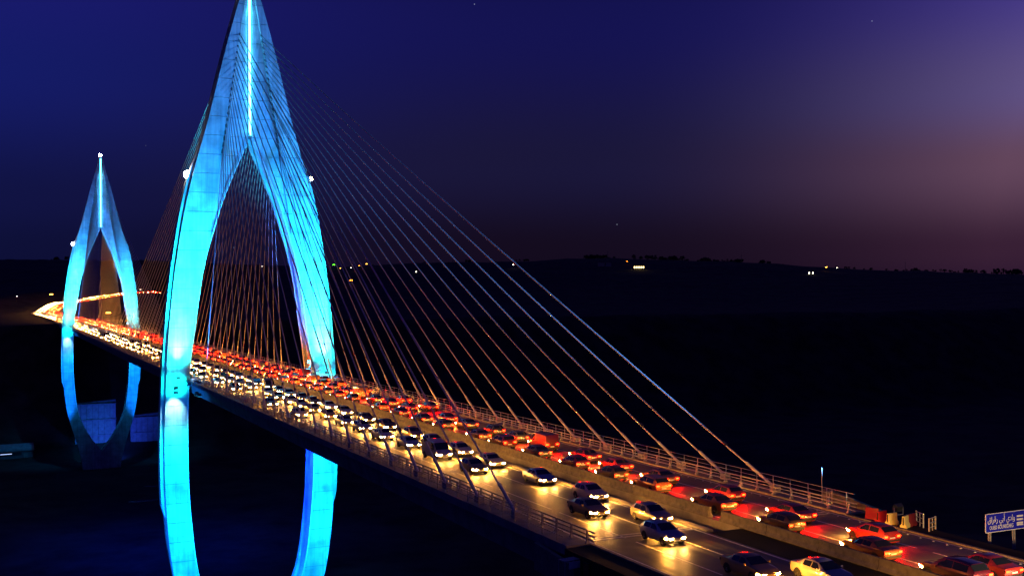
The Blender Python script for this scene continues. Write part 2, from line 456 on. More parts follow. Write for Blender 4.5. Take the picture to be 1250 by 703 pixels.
for s in (-1, 1):
    m = MB(); m.loft(rect_loft(s, -64, 53, 60, lambda z: max(inner(z)-.10, 0.02), lambda z: inner(z)+.16, YF-.09, YF+.2)); edge_me.append(m.mesh('arch_edge_trim', [MT['paint']]))
pylons = []
for n_, (Y, lab) in enumerate(((0, 'large near pylon'), (SPAN, 'small far pylon'))):
    p = obj('pylon', core_me, bridge); p.location = (0, Y, 0); p['label'] = 'bright cyan lit '+lab+' shaped like an upright leaf'
    pylons.append(p)
    for q in seg_meshes: obj('concrete_segment', q, p)
    for q in rear_me: obj('rear_blade', q, p)
    for q in fin_me: obj('outer_fin', q, p)
    obj('light_strip', strip_me, p); obj('slot_back', back_me, p)
    for q in edge_me: obj('arch_edge_trim', q, p)

# --- stay cables
def cable(side, ydeck, zp, yp):
    a = Vector((side*13.4, ydeck, .55)); b = Vector((side*xanch(zp), yp, zp))
    d = (b-a); L = d.length; d.normalize()
    mb = MB()
    u = d.orthogonal().normalized(); w = d.cross(u); n = 8
    rings = []
    for k in range(9):
        t = k/8; c = a.lerp(b, t) - Vector((0,0,1))*(L*L/26000.0*4*t*(1-t)*.5)
        rings.append([c+u*(.095*math.cos(2*math.pi*q/n))+w*(.095*math.sin(2*math.pi*q/n)) for q in range(n)])
    mb.loft(rings)
    o = mb.build('stay_cable', MT['cable'], bridge, smooth=60)
    t = MB(); t.tube(a-d*.5, a+d*4.2, .155, .155, 10); t.tube(a+d*4.2, a+d*4.55, .185, .12, 10); t.build('anchor_tube', MT['cable'], o, smooth=40)
    t = MB(); t.tube(a+d*7.6, a+d*8.1, .17, .17, 10); t.build('damper_collar', MT['steel'], o, smooth=40)
    t = MB(); t.box(a.x-.28, a.x+.28, a.y-.5, a.y+.45, .15, .75); t.build('anchor_block', MT['galv'], o)
    t = MB(); t.tube(b-d*1.1, b+d*.35, .19, .19, 8); t.build('pylon_socket', MT['steel'], o, smooth=40)
for Yp in (0, SPAN):
    for dirn, sp in ((-1, 7.797), (1, 8.05)):
        for k in range(20):
            if Yp == 0 and dirn == -1: yd = -171.29+7.797*(19-k)
            else: yd = Yp+dirn*(23.1+sp*k)
            zp = 51+26*k/19
            yp = Yp+(YF+.15 if dirn < 0 else YR-.1)
            for side in (-1, 1): cable(side, yd, zp, yp)

# --- railings
pm = MB()       # vehicle parapet post: flared foot, tapered web
pm.loft([[(-.17,-.13,0),(.17,-.13,0),(.17,.13,0),(-.17,.13,0)], [(-.17,-.13,.05),(.17,-.13,.05),(.17,.13,.05),(-.17,.13,.05)],
         [(-.09,-.06,.22),(.10,-.06,.22),(.10,.06,.22),(-.09,.06,.22)], [(-.05,-.05,1.02),(.07,-.05,1.02),(.07,.05,1.02),(-.05,.05,1.02)]])
post_me = pm.mesh('parapet_post', [MT['galv']])
hm = MB(); hm.box(-.035,.035,-.035,.035,0,1.32); hand_me = hm.mesh('handrail_post', [MT['galv']])
def rails(name, xs, zs, r, y0, y1, post, pname, z0, step, dx=0, near=62):
    mb = MB()
    for z in zs:
        for a, b in zip(np.arange(y0, y1, 30), np.append(np.arange(y0+30, y1, 30), y1)): mb.tube((xs,a,z), (xs,b,z), r, n=6)
    o = mb.build(name, MT['galv'], bridge, smooth=50)
    ys = np.arange(y0+1, y1, step); rest = MB()
    for i, y in enumerate(ys):
        if i < near:
            p = obj(pname, post, o); p.location = (xs+dx, y, z0); p.rotation_euler = (0, 0, math.pi if xs < 0 else 0)
        else: rest.box(xs+dx-.06, xs+dx+.06, y-.06, y+.06, z0, zs[-1]+.05)
    tag(rest.build(pname+'s_beyond', MT['galv'], o), kind='stuff')
    return o
for s in (-1, 1):
    rails('parapet', s*12.55, (.50,.82,1.12), .055, -183, 560, post_me, 'parapet_post', .16, 2.48, s*.07, 74)
    rails('handrail', s*14.15, (.62,1.05,1.46), .032, -181, 560, hand_me, 'handrail_post', .16, 2.48, 0, 74)
# --- concrete median barriers, cast in lengths
bm_ = MB()
prof = [(-.28,0),(.28,0),(.28,.10),(.14,.34),(.09,.86),(-.09,.86),(-.14,.34),(-.28,.10)]
bm_.loft([[(x,0,z) for x, z in prof], [(x,5.94,z) for x, z in prof]][::-1]); blk = bm_.mesh('barrier_block', [MT['barrier']])
mb = MB(); mb.box(-1.86, -1.28, -182, 560, -.011, .14); mb.build('median_kerb', MT['deck'], bridge)
for s in (1,):
    base = MB(); base.box(s*1.58-.3, s*1.58+.3, -182, 560, -.011, .02); far = MB()
    o = base.build('median_barrier', MT['deck'], bridge)
    y = -177.6; n = 0
    while y < 555:
        if n < 55:
            b = obj('barrier_block', blk, o); b.location = (s*1.58, y, .02)
        else: far.loft([[(s*1.58+x,y,z+.02) for x, z in prof], [(s*1.58+x,y+5.94,z+.02) for x, z in prof]][::-1])
        y += 6; n += 1
    y = -179.2-6
    while y > -230:
        b = obj('barrier_block', blk, o); b.location = (s*1.58, y, .02); y -= 6
    tag(far.build('barrier_blocks_beyond', MT['barrier'], o), kind='stuff')
# --- abutments and wing wall
mb = MB(); mb.box(-13.0, 13.0, -186, -181.6, -12, -3.02); mb.box(-12.5, 12.5, 556, 562, -14, -3.02); mb.build('abutment', MT['deck'], bridge)
mb = MB(); pr = [(-183.4,-2.2),(-176.2,-2.2),(-176.2,1.15),(-177.2,1.15),(-183.4,.42)]
mb.loft([[(14.75,y,z) for y, z in pr], [(15.1,y,z) for y, z in pr]]); mb.build('wing_wall', MT['barrier'], bridge)
mb = MB(); pr = [(-184.4,-2.4),(-178,-2.4),(-178,-.3),(-184.4,-.8)]
mb.loft([[(-15.1,y,z) for y, z in pr], [(-14.75,y,z) for y, z in pr]]); mb.build('wing_wall', MT['barrier'], bridge)
# kerb along the approach
mb = MB()
for s in (-1, 1):
    mb.box(*sorted((s*12.16, s*12.45)), -330, -182.1, -.5, .13)
tag(mb.build('kerb', MT['barrier']), kind='structure')
mb = MB()
for s in (-1, 1): mb.box(*sorted((s*12.46, s*14.6)), -330, -182.1, -1.0, .02)
mb.box(-1.88, 1.88, -330, -182.1, -.9, -.05)
tag(mb.build('verge', MT['earth']), kind='structure')
# retaining wall behind far pylon
pm_ = MB(); pm_.box(0.10, 3.1, 0, .3, .12, 8.6); pme = pm_.mesh('panel', [MT['deck']])
def panel_wall(name, label, cat, x0, nx_, y, z0, nz, top):
    rw = empty(name, (0,0,0)); tag(rw, label, cat)
    mb = MB(); x1 = x0+nx_*3.2
    mb.loft([[(x0,y+.31,z0),(x1,y+.31,z0),(x1,y+.31,top+1.6),(x0,y+.31,top)], [(x0,y+4,z0),(x1,y+4,z0),(x1,y+4,top+1.6),(x0,y+4,top)]][::-1]); mb.build('backing', MT['core'], rw)
    for i in range(nx_):
        for k in range(nz):
            p = obj('panel', pme, rw); p.location = (x0+i*3.2, y-random.random()*.10-.05, z0+k*9.0+1)
    for k in range(nz+1):
        mb = MB(); mb.box(x0-.2, x1+.2, y-.75, y-.2, z0+k*9.0+.55, z0+k*9.0+1.05); mb.build('ledge', MT['deck'], rw)
panel_wall('bridge_pier', 'pale concrete pier seen between the lower legs of the far pylon', 'pier', -9.6, 7, 431, -82, 4, -44.5)
panel_wall('retaining_wall', 'low pale concrete wall right of the foot of the far pylon', 'wall', 21, 6, 431, -82, 3, -53)

# ------------------------------------------------------------------ floodlights
def spot(name, loc, target, power, col, angle, blend=.6, size=.25, parent=None):
    l = bpy.data.lights.new(name, 'SPOT'); l.energy = power; l.color = col; l.spot_size = R(angle); l.spot_blend = blend; l.shadow_soft_size = size
    o = obj(name, l, parent); o.location = loc
    o.rotation_euler = (Vector(target)-Vector(loc)).to_track_quat('-Z', 'Y').to_euler(); return o
def floodlight(loc, target, power, col, angle, label, blend=.6):
    loc = Vector(loc); d = (Vector(target)-loc).normalized()
    root = empty('floodlight', loc); tag(root, label, 'floodlight', 'floodlights of the pylons')
    q = d.to_track_quat('-Z', 'Y').to_euler()
    mb = MB()
    mb.loft([[(-.35,-.25,.12),(.35,-.25,.12),(.35,.25,.12),(-.35,.25,.12)][::-1], [(-.45,-.35,-.22),(.45,-.35,-.22),(.45,.35,-.22),(-.45,.35,-.22)][::-1]][::1], caps=False)
    mb.face([(-.35,-.25,.12),(.35,-.25,.12),(.35,.25,.12),(-.35,.25,.12)])
    h = mb.build('housing', MT['steel'], root); h.rotation_euler = q
    mb = MB(); mb.face([(-.4,-.3,-.15),(.4,-.3,-.15),(.4,.3,-.15),(-.4,.3,-.15)][::-1]); l = mb.build('lens', MT['flood'], root); l.rotation_euler = q
    mb = MB(); mb.box(-.5,-.46,-.05,.05,-.5,.1); mb.box(.46,.5,-.05,.05,-.5,.1); mb.box(-.5,.5,-.05,.05,-.55,-.5); mb.build('bracket', MT['galv'], root)
    s = spot('beam', d*.3, d*5, power, col, angle, blend, .3, root)
    return root
CY = (0.002, 0.34, 1.0); GR = (0.003, 0.85, 0.80); BL = (0.002, 0.16, 1.0); WH = (0.30, 0.85, 1.0)
for Y, nm in ((0, 'near'), (SPAN, 'far')):
    near = Y == 0
    for s, sd in ((-1, 'left'), (1, 'right')):
        L = lambda t: f'blue floodlight {t} {sd} leg, {nm} pylon'
        floodlight((s*14.75, Y-24, .75), (s*9, Y-5, 46), 5.2e5, (0.001,.20,1.0), 30, L('on the walkway aimed high at the'), 1)
        floodlight((s*14.75, Y-21, .75), (s*15.2, Y-5, 23), 5.4e5, (0.001,.62,1.0), 54, L('on the walkway aimed at mid'), 1)
        floodlight((s*15.0, Y-13, -.4), (s*17.2, Y-5, 7.5), 4.5e4 if near else 4e4, GR, 60, L('on the walkway aimed at the foot of the'), 1)
        floodlight((s*14.9, Y-22, -1.4), (s*16.8, Y-5, -22), 1.25e5 if near else 9e4, GR if near else CY, 60, L('under the deck edge aimed down the'), 1)
        if near: floodlight((s*14.9, Y-25, -1.4), (s*14.6, Y-5, -46), 2.6e5, GR, 34, L('under the deck edge aimed at the base of the'), 1)
        floodlight((s*17.0, Y-8.2, -2.2), (s*17.0, Y-5, -6.5), 1.2e4, WH, 62, L('close under the deck beside the'), 1)
        floodlight((s*17.2, Y-9.5, -1.3), (s*16.9, Y-5, -1.0), 1.4e4, GR, 84, L('at deck level right before the'), 1)
        floodlight((s*16.4, Y-7.4, .7), (s*16.0, Y-5, 12), 3.0e4, WH, 46, L('close above the deck beside the'), 1)
        floodlight((-s*12.9, Y-6.5, 2.0), (s*12.5, Y-3, 24), 3.2e5, BL, 70, f'blue floodlight across the deck washing the inner face, {sd} leg, {nm} pylon', 1)
        floodlight((s*13.4, Y-3.5, 3.2), (s*13.4, Y-8, .2), 5e3, (0.01,.40,1.0), 140, f'small added blue lamp brightening the walkway rails by the {sd} leg, {nm} pylon', 1)  # added lamp in place of flood spill on the railings
        floodlight((s*22.5, Y-16, hz(s*22.5, Y-16)+1), (s*19, Y-3, 10), 8e5, BL, 40, L('on the ground outside the'), 1)
floodlight((16.2, -184.0, .6), (6, -45, 62), 1.1e6, (0.08, 0.34, 1.0), 28, 'pale floodlight added beside the wing wall to brighten the right stays', 1)  # added fill light for the upper right stays
floodlight((0, 165, -3.4), (4, 175, -75), 3.0e5, (0.002,.03,1.0), 120, 'blue floodlight added under the main span to tint the ground', 1)  # added fill light, gives the valley floor its navy glow
floodlight((2, -12, -3.6), (6, -4, -75), 1.0e6, (0.002,.03,1.0), 130, 'blue floodlight added under the deck at the near pylon to tint the ground', 1)  # added fill light for the ground below the near pylon
floodlight((12, 398, FLOOR+1.5), (10, 432, -52), 8e4, (0.020, 0.075, 1.0), 110, 'blue floodlight on the ground before the retaining wall', 1)

# ------------------------------------------------------------------ obstruction beacons
def beacon(loc, r, m, label, back):
    root = empty('warning_beacon', loc); tag(root, label, 'beacon', 'white warning beacons on the pylons')
    mb = MB(); rings = []
    for k in range(7):
        a = math.pi*(k/6)-math.pi/2; rings.append([(r*math.cos(a)*math.cos(2*math.pi*q/12)+1e-4*math.cos(q), r*math.cos(a)*math.sin(2*math.pi*q/12), r*math.sin(a)) for q in range(12)])
    mb.loft(rings); mb.build('lamp', m, root, smooth=80)
    mb = MB(); mb.tube((0,0,-r*1.5), (0,0,-r*.95), r*.75, r*.75, 12); mb.tube((0,0,-r*1.3), back, .08, .08, 6); mb.build('bracket', MT['steel'], root)
zb = 45.2
for Y, nm in ((0, 'near'), (SPAN, 'far')):
    beacon((-outer(zb)-.9, Y-3.2, zb), .85 if Y == 0 else 1.0, MT['beacon'], f'white warning beacon on the left leg of the {nm} pylon', (1.0, 0, -.6))
    if Y == 0: beacon((outer(zb)+1.25, Y-3.6, zb), .5, MT['beacon_w'], f'warm white warning beacon on the right leg of the {nm} pylon', (-1.0, 0, -.6))
    beacon((0, Y-2.5, 92.9), .85, MT['beacon'], f'white warning beacon on the tip of the {nm} pylon', (0, 0, -1.5))

# ------------------------------------------------------------------ vehicles
PAINTS = {}
def paint(name, c, metal=0.25, rough=0.35):
    PAINTS[name] = mat('paint_'+name.replace(' ', '_'), c, rough, metal, (3, .06), 0, coat=0.8)
paint('white', (.72,.72,.70), 0); paint('silver', (.48,.49,.50), .6); paint('cream', (.62,.55,.38), 0); paint('beige', (.45,.37,.24), .3)
paint('gold', (.50,.34,.12), .5); paint('pale grey', (.36,.37,.38), .4); paint('yellow', (.65,.42,.05), 0)
paint('red', (.42,.03,.02), .1); paint('dark red', (.20,.015,.015), .2); paint('orange', (.55,.14,.02), .1); paint('copper', (.30,.10,.04), .5); paint('black', (.02,.02,.022), .2); paint('dark grey', (.06,.06,.065), .4); paint('bronze', (.12,.075,.035), .5); paint('maroon', (.14,.01,.02), .2)

# stations: y (+ = front), half width, z bottom, z belt, z roof, half width at roof
CARS = {
 'saloon': (4.5, [(-2.25,.70,.42,.80,.86,.62),(-2.18,.80,.30,.92,.98,.70),(-1.55,.87,.24,.97,1.04,.74),(-.95,.89,.22,.97,1.38,.60),(-.25,.90,.22,.96,1.45,.62),(.40,.90,.22,.95,1.41,.60),(1.15,.89,.22,.93,.99,.72),(1.80,.86,.24,.84,.89,.70),(2.15,.80,.28,.70,.75,.62),(2.26,.68,.36,.58,.62,.54)], (-1.35,1.38), .31),
 'hatchback': (4.0, [(-2.0,.72,.42,.90,.98,.62),(-1.94,.81,.30,.98,1.10,.64),(-1.45,.86,.24,.99,1.44,.60),(-.6,.87,.22,.98,1.50,.62),(.15,.87,.22,.97,1.47,.61),(1.0,.86,.22,.95,1.02,.70),(1.55,.84,.24,.88,.93,.68),(1.88,.78,.28,.74,.79,.60),(2.0,.66,.38,.60,.64,.52)], (-1.25,1.25), .30),
 'estate car': (4.6, [(-2.3,.74,.46,.95,1.02,.64),(-2.22,.84,.34,1.04,1.2,.66),(-1.85,.90,.30,1.06,1.60,.66),(-.6,.92,.28,1.06,1.68,.68),(.3,.92,.28,1.05,1.63,.66),(1.1,.91,.28,1.03,1.10,.74),(1.85,.88,.30,.98,1.03,.72),(2.2,.82,.34,.80,.86,.64),(2.3,.70,.42,.66,.70,.56)], (-1.4,1.45), .36),
 'van': (5.0, [(-2.5,.86,.40,1.10,1.96,.80),(-2.44,.92,.34,1.15,2.06,.84),(-1.2,.95,.30,1.16,2.10,.86),(.3,.95,.30,1.15,2.10,.86),(1.05,.95,.30,1.13,2.02,.80),(1.75,.94,.30,1.10,1.18,.80),(2.25,.90,.32,.98,1.04,.76),(2.45,.82,.38,.78,.84,.68),(2.5,.72,.44,.64,.68,.60)], (-1.55,1.6), .34),
 'box truck': (6.5, [(-3.25,1.08,.80,1.2,2.95,1.04),(-3.2,1.12,.75,1.2,3.05,1.08),(1.43,1.12,.75,1.2,3.05,1.08),(1.5,1.04,.45,1.2,2.35,.95),(2.45,1.04,.42,1.2,2.30,.92),(3.0,1.02,.42,1.15,1.28,.94),(3.2,.97,.44,.95,1.0,.88),(3.28,.88,.5,.74,.78,.78)], (-2.0,2.35), .42),
}
def ring_of(st):
    y, w, zb_, zbelt, zr, wr = st
    h = [(w*.90,zb_),(w*.985,zb_+.12),(w,zb_+(zbelt-zb_)*.55),(w*.975,zbelt),(wr+(w*.975-wr)*.05,zr-.07*min(1,(zr-zbelt)/.3)),(wr*.86,zr-.012),(wr*.4,zr)]
    return [(x,y,z) for x, z in h]+[(-x,y,z) for x, z in reversed(h)]
def wheel_mesh(r, m_out):
    mb = MB(); w = .11; n = 18
    cyl = lambda x, rr: [(x, rr*math.cos(2*math.pi*k/n), rr*math.sin(2*math.pi*k/n)) for k in range(n)]
    if m_out == 'tyre':
        mb.loft([cyl(-w, r*.86), cyl(-w*.9, r), cyl(w*.9, r), cyl(w, r*.86), cyl(w, r*.62)], caps=False)
        mb.loft([cyl(-w, r*.62), cyl(-w, r*.86)], caps=False)
        return mb.mesh('tyre', [MT['rubber']], 40)
    for k in range(5):
        a0 = 2*math.pi*k/5; 
        for sx in (-1, 1):
            f = [(sx*w*.93, rr*math.cos(a0+da), rr*math.sin(a0+da)) for rr, da in ((r*.10,-.6),(r*.60,-.26),(r*.60,.26),(r*.10,.6))]
            mb.face(f if sx > 0 else f[::-1])
    mb.loft([cyl(-w*.8, r*.62), cyl(w*.8, r*.62)], caps=False)
    mb.loft([cyl(-w*.9, r*.16), cyl(w*.95, r*.16)])
    return mb.mesh('rim', [MT['rim']])
PART = {}
def side_pane(sts, ya, yb, s, lo=.10, hi=.86):
    """glass on the flank between two positions along the car"""
    def at(y, t):
        for a, b in zip(sts[:-1], sts[1:]):
            if a[0] <= y <= b[0]:
                k = (y-a[0])/(b[0]-a[0]); g = [p+(q-p)*k for p, q in zip(a, b)]; break
        w, zbelt, zr, wr = g[1], g[3], g[4], g[5]
        x0, z0 = w*.975, zbelt; x1, z1 = wr+(w*.975-wr)*.05, zr-.07*min(1,(zr-zbelt)/.3)
        return ((x0+(x1-x0)*t+.012)*s, y, z0+(z1-z0)*t+.004)
    return at
for kind, (LEN, sts, (wy0, wy1), wr_) in CARS.items():
    d = {}
    mb = MB(); mb.loft([ring_of(s) for s in sts][::-1], 0)
    hw = sts[4][1]
    # dark wheel arches, sills and bumper strips
    for wy in (wy0, wy1):
        for s in (-1, 1):
            n = 20; ar = wr_+.075
            f = [(s*(hw+.004), wy+ar*math.cos(math.pi*2*k/n), max(.24, wr_+ar*math.sin(math.pi*2*k/n))) for k in range(n)]
            mb.face(f if s < 0 else f[::-1], 1)
    mb.box(-hw*.8, hw*.8, sts[-1][0]-.06, sts[-1][0]+.02, .36, .50, 1)
    mb.box(-hw*.8, hw*.8, sts[0][0]-.02, sts[0][0]+.06, .40, .54, 1)
    d['body'] = mb.mesh('body', [MT['trim'], MT['trim']], 35)
    # windscreen / rear window : over the sloping strips of the roof line
    def top_pane(i, j, ins=.04):
        a, b = sts[i], sts[j]
        def pt(st, o, t): return None
        ra, rb = ring_of(a), ring_of(b)
        A = [Vector(ra[k]) for k in (4, 5, 8, 9)]; B = [Vector(rb[k]) for k in (4, 5, 8, 9)]
        m = MB(); o = Vector((0, .012 if b[0] > 0 else -.012, .016))
        rows = [[p.lerp(q, t)+o for p, q in zip(A, B)] for t in (.06, .92)]
        for k in range(3): m.face([rows[0][k], rows[1][k], rows[1][k+1], rows[0][k+1]])
        return m
    roof_i = [i for i, s in enumerate(sts) if s[4]-s[3] > .3]
    d['windscreen'] = top_pane(roof_i[-1], roof_i[-1]+1).mesh('windscreen', [MT['glass']])
    d['rear_window'] = top_pane(roof_i[0], roof_i[0]-1).mesh('rear_window', [MT['glass']])
    ya, yb = sts[roof_i[0]][0]+.08, sts[roof_i[-1]][0]+.30
    if kind == 'van': ya = .35; yb = 1.3
    if kind == 'box truck': ya = 1.7; yb = 2.5
    at = side_pane(sts, ya, yb, 1)
    cuts = [ya, (ya+yb)/2-.03, (ya+yb)/2+.03, yb] if kind not in ('van', 'box truck') else [ya, yb]
    for s, nm in ((-1, 'sl'), (1, 'sr')):
        for q in range(0, len(cuts), 2):
            f = side_pane(sts, ya, yb, s); c0, c1 = cuts[q], cuts[q+1]
            m = MB(); r_ = [f(c0, .08), f(c1, .08), f(c1, .55 if (c1 == yb and kind != 'van') else .88), f((c0+c1)/2, .9), f(c0, .9)]
            m.face(r_ if s > 0 else r_[::-1]); d[nm+str(q)] = m.mesh('side_window', [MT['glass']])
    zl_ = sts[-2][2]+.32 if kind != 'van' else .78; yf = sts[-1][0]; zr_ = .80 if kind in ('saloon', 'hatchback') else .95
    for s in (-1, 1):
        m = MB(); x0, x1 = sorted((s*hw*.46, s*hw*.80)); 
        m.box(x0, x1, yf-.32, yf-.005, zl_-.08, zl_+.08, 1)
        m.face([(x0+.015,yf+.006,zl_-.065),(x0+.015,yf+.105,zl_+.065),(x1-.015,yf+.105,zl_+.065),(x1-.015,yf+.006,zl_-.065)], 0)
        m.face([(x0,yf-.004,zl_+.07),(x1,yf-.004,zl_+.07),(x1,yf+.115,zl_+.07),(x0,yf+.115,zl_+.07)], 1)
        ya_, yb2 = sts[-2][0]-.30, sts[-2][0]-.02; kk = .30/(sts[-2][0]-sts[-3][0])
        xa_, xb_ = s*(sts[-2][1]+(sts[-3][1]-sts[-2][1])*kk+.014), s*(sts[-2][1]+.016)
        q = [(xa_,ya_,zl_-.05),(xb_,yb2,zl_-.06),(xb_,yb2,zl_+.06),(xa_,ya_,zl_+.05)]     # glowing patch added on the flank to light railings and stays
        m.face(q if s > 0 else q[::-1], 2)
        d['h%d' % s] = m.mesh('headlight', [MT['trim'], MT['trim'], MT['added_side_glow']])
        m = MB(); x0, x1 = sorted((s*hw*.50, s*hw*.90)); yb_ = sts[0][0]
        m.box(x0, x1, yb_-.014, yb_+.09, zr_-.11, zr_+.07, 1)
        m.face([(x0+.015,yb_-.018,zr_-.095),(x1-.015,yb_-.018,zr_-.095),(x1-.015,yb_-.018,zr_+.055),(x0+.015,yb_-.018,zr_+.055)], 0)
        d['t%d' % s] = m.mesh('tail_light', [MT['trim'], MT['trim']])
        m = MB(); m.loft([[(s*(hw-.02),sts[roof_i[-1]][0]+.42,.98+(0 if hw < .9 else .06)),(s*(hw-.02),sts[roof_i[-1]][0]+.36,1.02+(0 if hw < .9 else .06))][:1]*1+[(s*(hw+.16),sts[roof_i[-1]][0]+.42,.94),(s*(hw+.16),sts[roof_i[-1]][0]+.42,1.10),(s*(hw-.02),sts[roof_i[-1]][0]+.42,1.06)],
                            [(s*(hw-.02),sts[roof_i[-1]][0]+.34,.98),(s*(hw+.16),sts[roof_i[-1]][0]+.32,.94),(s*(hw+.16),sts[roof_i[-1]][0]+.32,1.10),(s*(hw-.02),sts[roof_i[-1]][0]+.34,1.06)]]); d['m%d' % s] = m.mesh('mirror', [MT['trim']])
    m = MB(); m.box(-.26, .26, yf+.02, yf+.034, .40, .51); d['pf'] = m.mesh('number_plate', [MT['plate']])
    m = MB(); m.box(-.26, .26, sts[0][0]-.034, sts[0][0]-.02, .62, .73); d['pr'] = m.mesh('number_plate', [MT['plate']])
    d['tyre'] = wheel_mesh(wr_, 'tyre'); d['rim'] = wheel_mesh(wr_, 'rim')
    d['wheels'] = [(s*(hw-.10), wy, wr_) for s in (-1, 1) for wy in (wy0, wy1)]
    PART[kind] = d
def setmat(o, i, m):
    o.material_slots[i].link = 'OBJECT'; o.material_slots[i].material = m
def make_car(kind, colour, x, y, rz, hm_, tm_, full, z=0.006):
    d = PART[kind]; root = empty(kind.replace(' ', '_'), (x, y, z), rz)
    b = obj('body', d['body'], root); setmat(b, 0, PAINTS[colour])
    setmat(b, 1, MT['trim'])
    for s in (-1, 1):
        h = obj('headlight', d['h%d' % s], root); setmat(h, 0, hm_)
        t = obj('tail_light', d['t%d' % s], root); setmat(t, 0, tm_)
    obj('windscreen', d['windscreen'], root)
    if kind != 'box truck': obj('rear_window', d['rear_window'], root)
    for k in d:
        if k[:2] in ('sl', 'sr'): obj('side_window', d[k], root)
    for (wx, wy, wz) in d['wheels']:
        if full:
            w = obj('wheel', d['tyre'], root); w.location = (wx, wy, wz); obj('rim', d['rim'], w)
        else:
            w = obj('wheel', d['tyre'], root); w.location = (wx, wy, wz)
    if full:
        for s in (-1, 1):
            mm = obj('mirror', d['m%d' % s], root); setmat(mm, 0, PAINTS[colour])
        obj('number_plate', d['pf'], root); obj('number_plate', d['pr'], root)
    return root
ONES = ['zeroth','first','second','third','fourth','fifth','sixth','seventh','eighth','ninth','tenth','eleventh','twelfth','thirteenth','fourteenth','fifteenth','sixteenth','seventeenth','eighteenth','nineteenth']
TENS = {2:'twent',3:'thirt',4:'fort',5:'fift',6:'sixt',7:'sevent'}
def ordinal(n):
    if n < 20: return ONES[n]
    t, u = divmod(n, 10)
    return TENS[t]+('ieth' if u == 0 else 'y-'+ONES[u])
LANES = {-10.3:('outer', 15), -7.0:('middle', 7.6), -3.6:('inner', 8.2), 3.6:('inner', 7.4), 7.0:('middle', 7.8), 10.3:('outer', 12.5)}
rng = random.Random(21)
LC = ['beige','pale grey','beige','dark grey','gold','bronze','cream','silver','bronze','white','gold']  # pale and golden paints put the headlight glow into the body colour
RC = ['dark red','copper','red','black','orange','maroon','copper','dark grey','orange','bronze']  # reds and coppers put the tail light glow into the body colour
KN = ['saloon','hatchback','saloon','estate car','hatchback','saloon','hatchback','saloon','hatchback','van']
far_cars = []
for lx, (ln, pitch) in LANES.items():
    y = -194.5-0.49*(lx+10)*(.5 if lx > 0 else 1)+rng.random()*3-(4 if lx > 0 else 0); n = 0
    left = lx < 0
    if abs(lx) > 10: y = -88.0
    while y < 556:
        col = rng.choice((LC if y > -110 else ['beige','silver','cream','gold','white','silver']) if left else RC); kind = rng.choice(KN if y > -140 else KN[:5])
        if y > -110 and abs(lx) > 5 and rng.random() < .06:
            kind = 'box truck'; y += 1.6
        xx = lx+rng.uniform(-.32, .32)
        if y < 262:
            n += 1
            c = make_car(kind, col, xx, y, (math.pi if left else 0)+rng.uniform(-.008,.008), MT['head'] if left else MT['head_dim'], MT['tail'] if left else MT['brake'], y < 10)
            lab = (f'{col} {kind}, headlights on, {ordinal(n)} from the camera in the {ln} oncoming lane' if left else
                   f'{col} {kind}, brake lights on, {ordinal(n)} from the camera in the {ln} departing lane')
            tag(c, lab, {'van': 'van', 'box truck': 'truck'}.get(kind, 'car'), 'oncoming cars on the bridge' if left else 'departing cars on the bridge')
        else: far_cars.append((kind, col, xx, y, 0.006, math.pi if left else 0, left))
        y += pitch*rng.uniform(.86, 1.30)*(1.9 if rng.random() < .10 else 1)*{'van': 1.06, 'box truck': 1.32}.get(kind, 1.0)*(1+(.40 if left else .10)*float(1-sstep(-190, -120, y)))
for k, (xx, yy) in enumerate(((10.2, -216.0), (7.0, -219.0), (10.4, -226.0), (3.6, -214.0))):  # unseen cars added so their headlights light the road sign
    c = make_car('saloon' if k % 2 else 'hatchback', RC[k], xx, yy, 0, MT['sign_beam'], MT['brake'], True)
    tag(c, f'{RC[k]} car added out of view so its headlights light the road sign', 'car', 'departing cars on the bridge')
# traffic on the far bend: reads as one glowing mass
cum = FARP
for off in (-10, -6.5, -3, 3, 6.5, 10):
    left = off < 0
    i = 1
    while i < len(cum)-2:
        p = cum[i]; t = cum[i+1]-cum[i-1]; a = math.atan2(-t[0], t[1]); n_ = np.array([t[1], -t[0]])/np.hypot(t[0], t[1])
        far_cars.append((rng.choice(KN), rng.choice(LC if left else RC), p[0]+n_[0]*off, p[1]+n_[1]*off, p[2]+.006, a+(math.pi if left else 0), left))
        i += 1
mb = MB()
for kind, col, x, y, z, a, left in far_cars:
    sts = CARS[kind][1]; c, s_ = math.cos(a), math.sin(a)
    tr = lambda p: (x+p[0]*c-p[1]*s_, y+p[0]*s_+p[1]*c, z+p[2])
    use = [sts[0], sts[2], sts[3], sts[5], sts[6], sts[-1]]
    rings = [[tr(ring_of(s)[k]) for k in (0, 2, 3, 4, 9, 10, 11, 13)] for s in use][::-1]
    mb.loft(rings, 0 if left else 1)
    hw = sts[4][1]; yf = sts[-1][0]+.02; yb_ = sts[0][0]-.02
    for s in (-1, 1):
        mb.face([tr((s*hw*.62+dx, yf, .62+dz)) for dx, dz in ((.16,-.08),(-.16,-.08),(-.16,.08),(.16,.08))], 2 if left else 3)
        q = [tr((s*(hw+.02), yf-.5+dy, .62+dz)) for dy, dz in ((-.2,-.06),(.2,-.06),(.2,.06),(-.2,.06))]; mb.face(q if s > 0 else q[::-1], 6)  # added glowing side patch that turns the far bend golden
        mb.face([tr((s*hw*.72+dx, yb_, .86+dz)) for dx, dz in ((-.16,-.09),(.16,-.09),(.16,.09),(-.16,.09))], 5 if left else 4)
o = mb.build('distant_traffic', [PAINTS['silver'], PAINTS['dark red'], MT['head'], MT['head_dim'], MT['brake'], MT['tail'], MT['added_side_glow']])
tag(o, 'glowing stream of distant cars on the far bend beyond the bridge', 'traffic', kind='stuff')

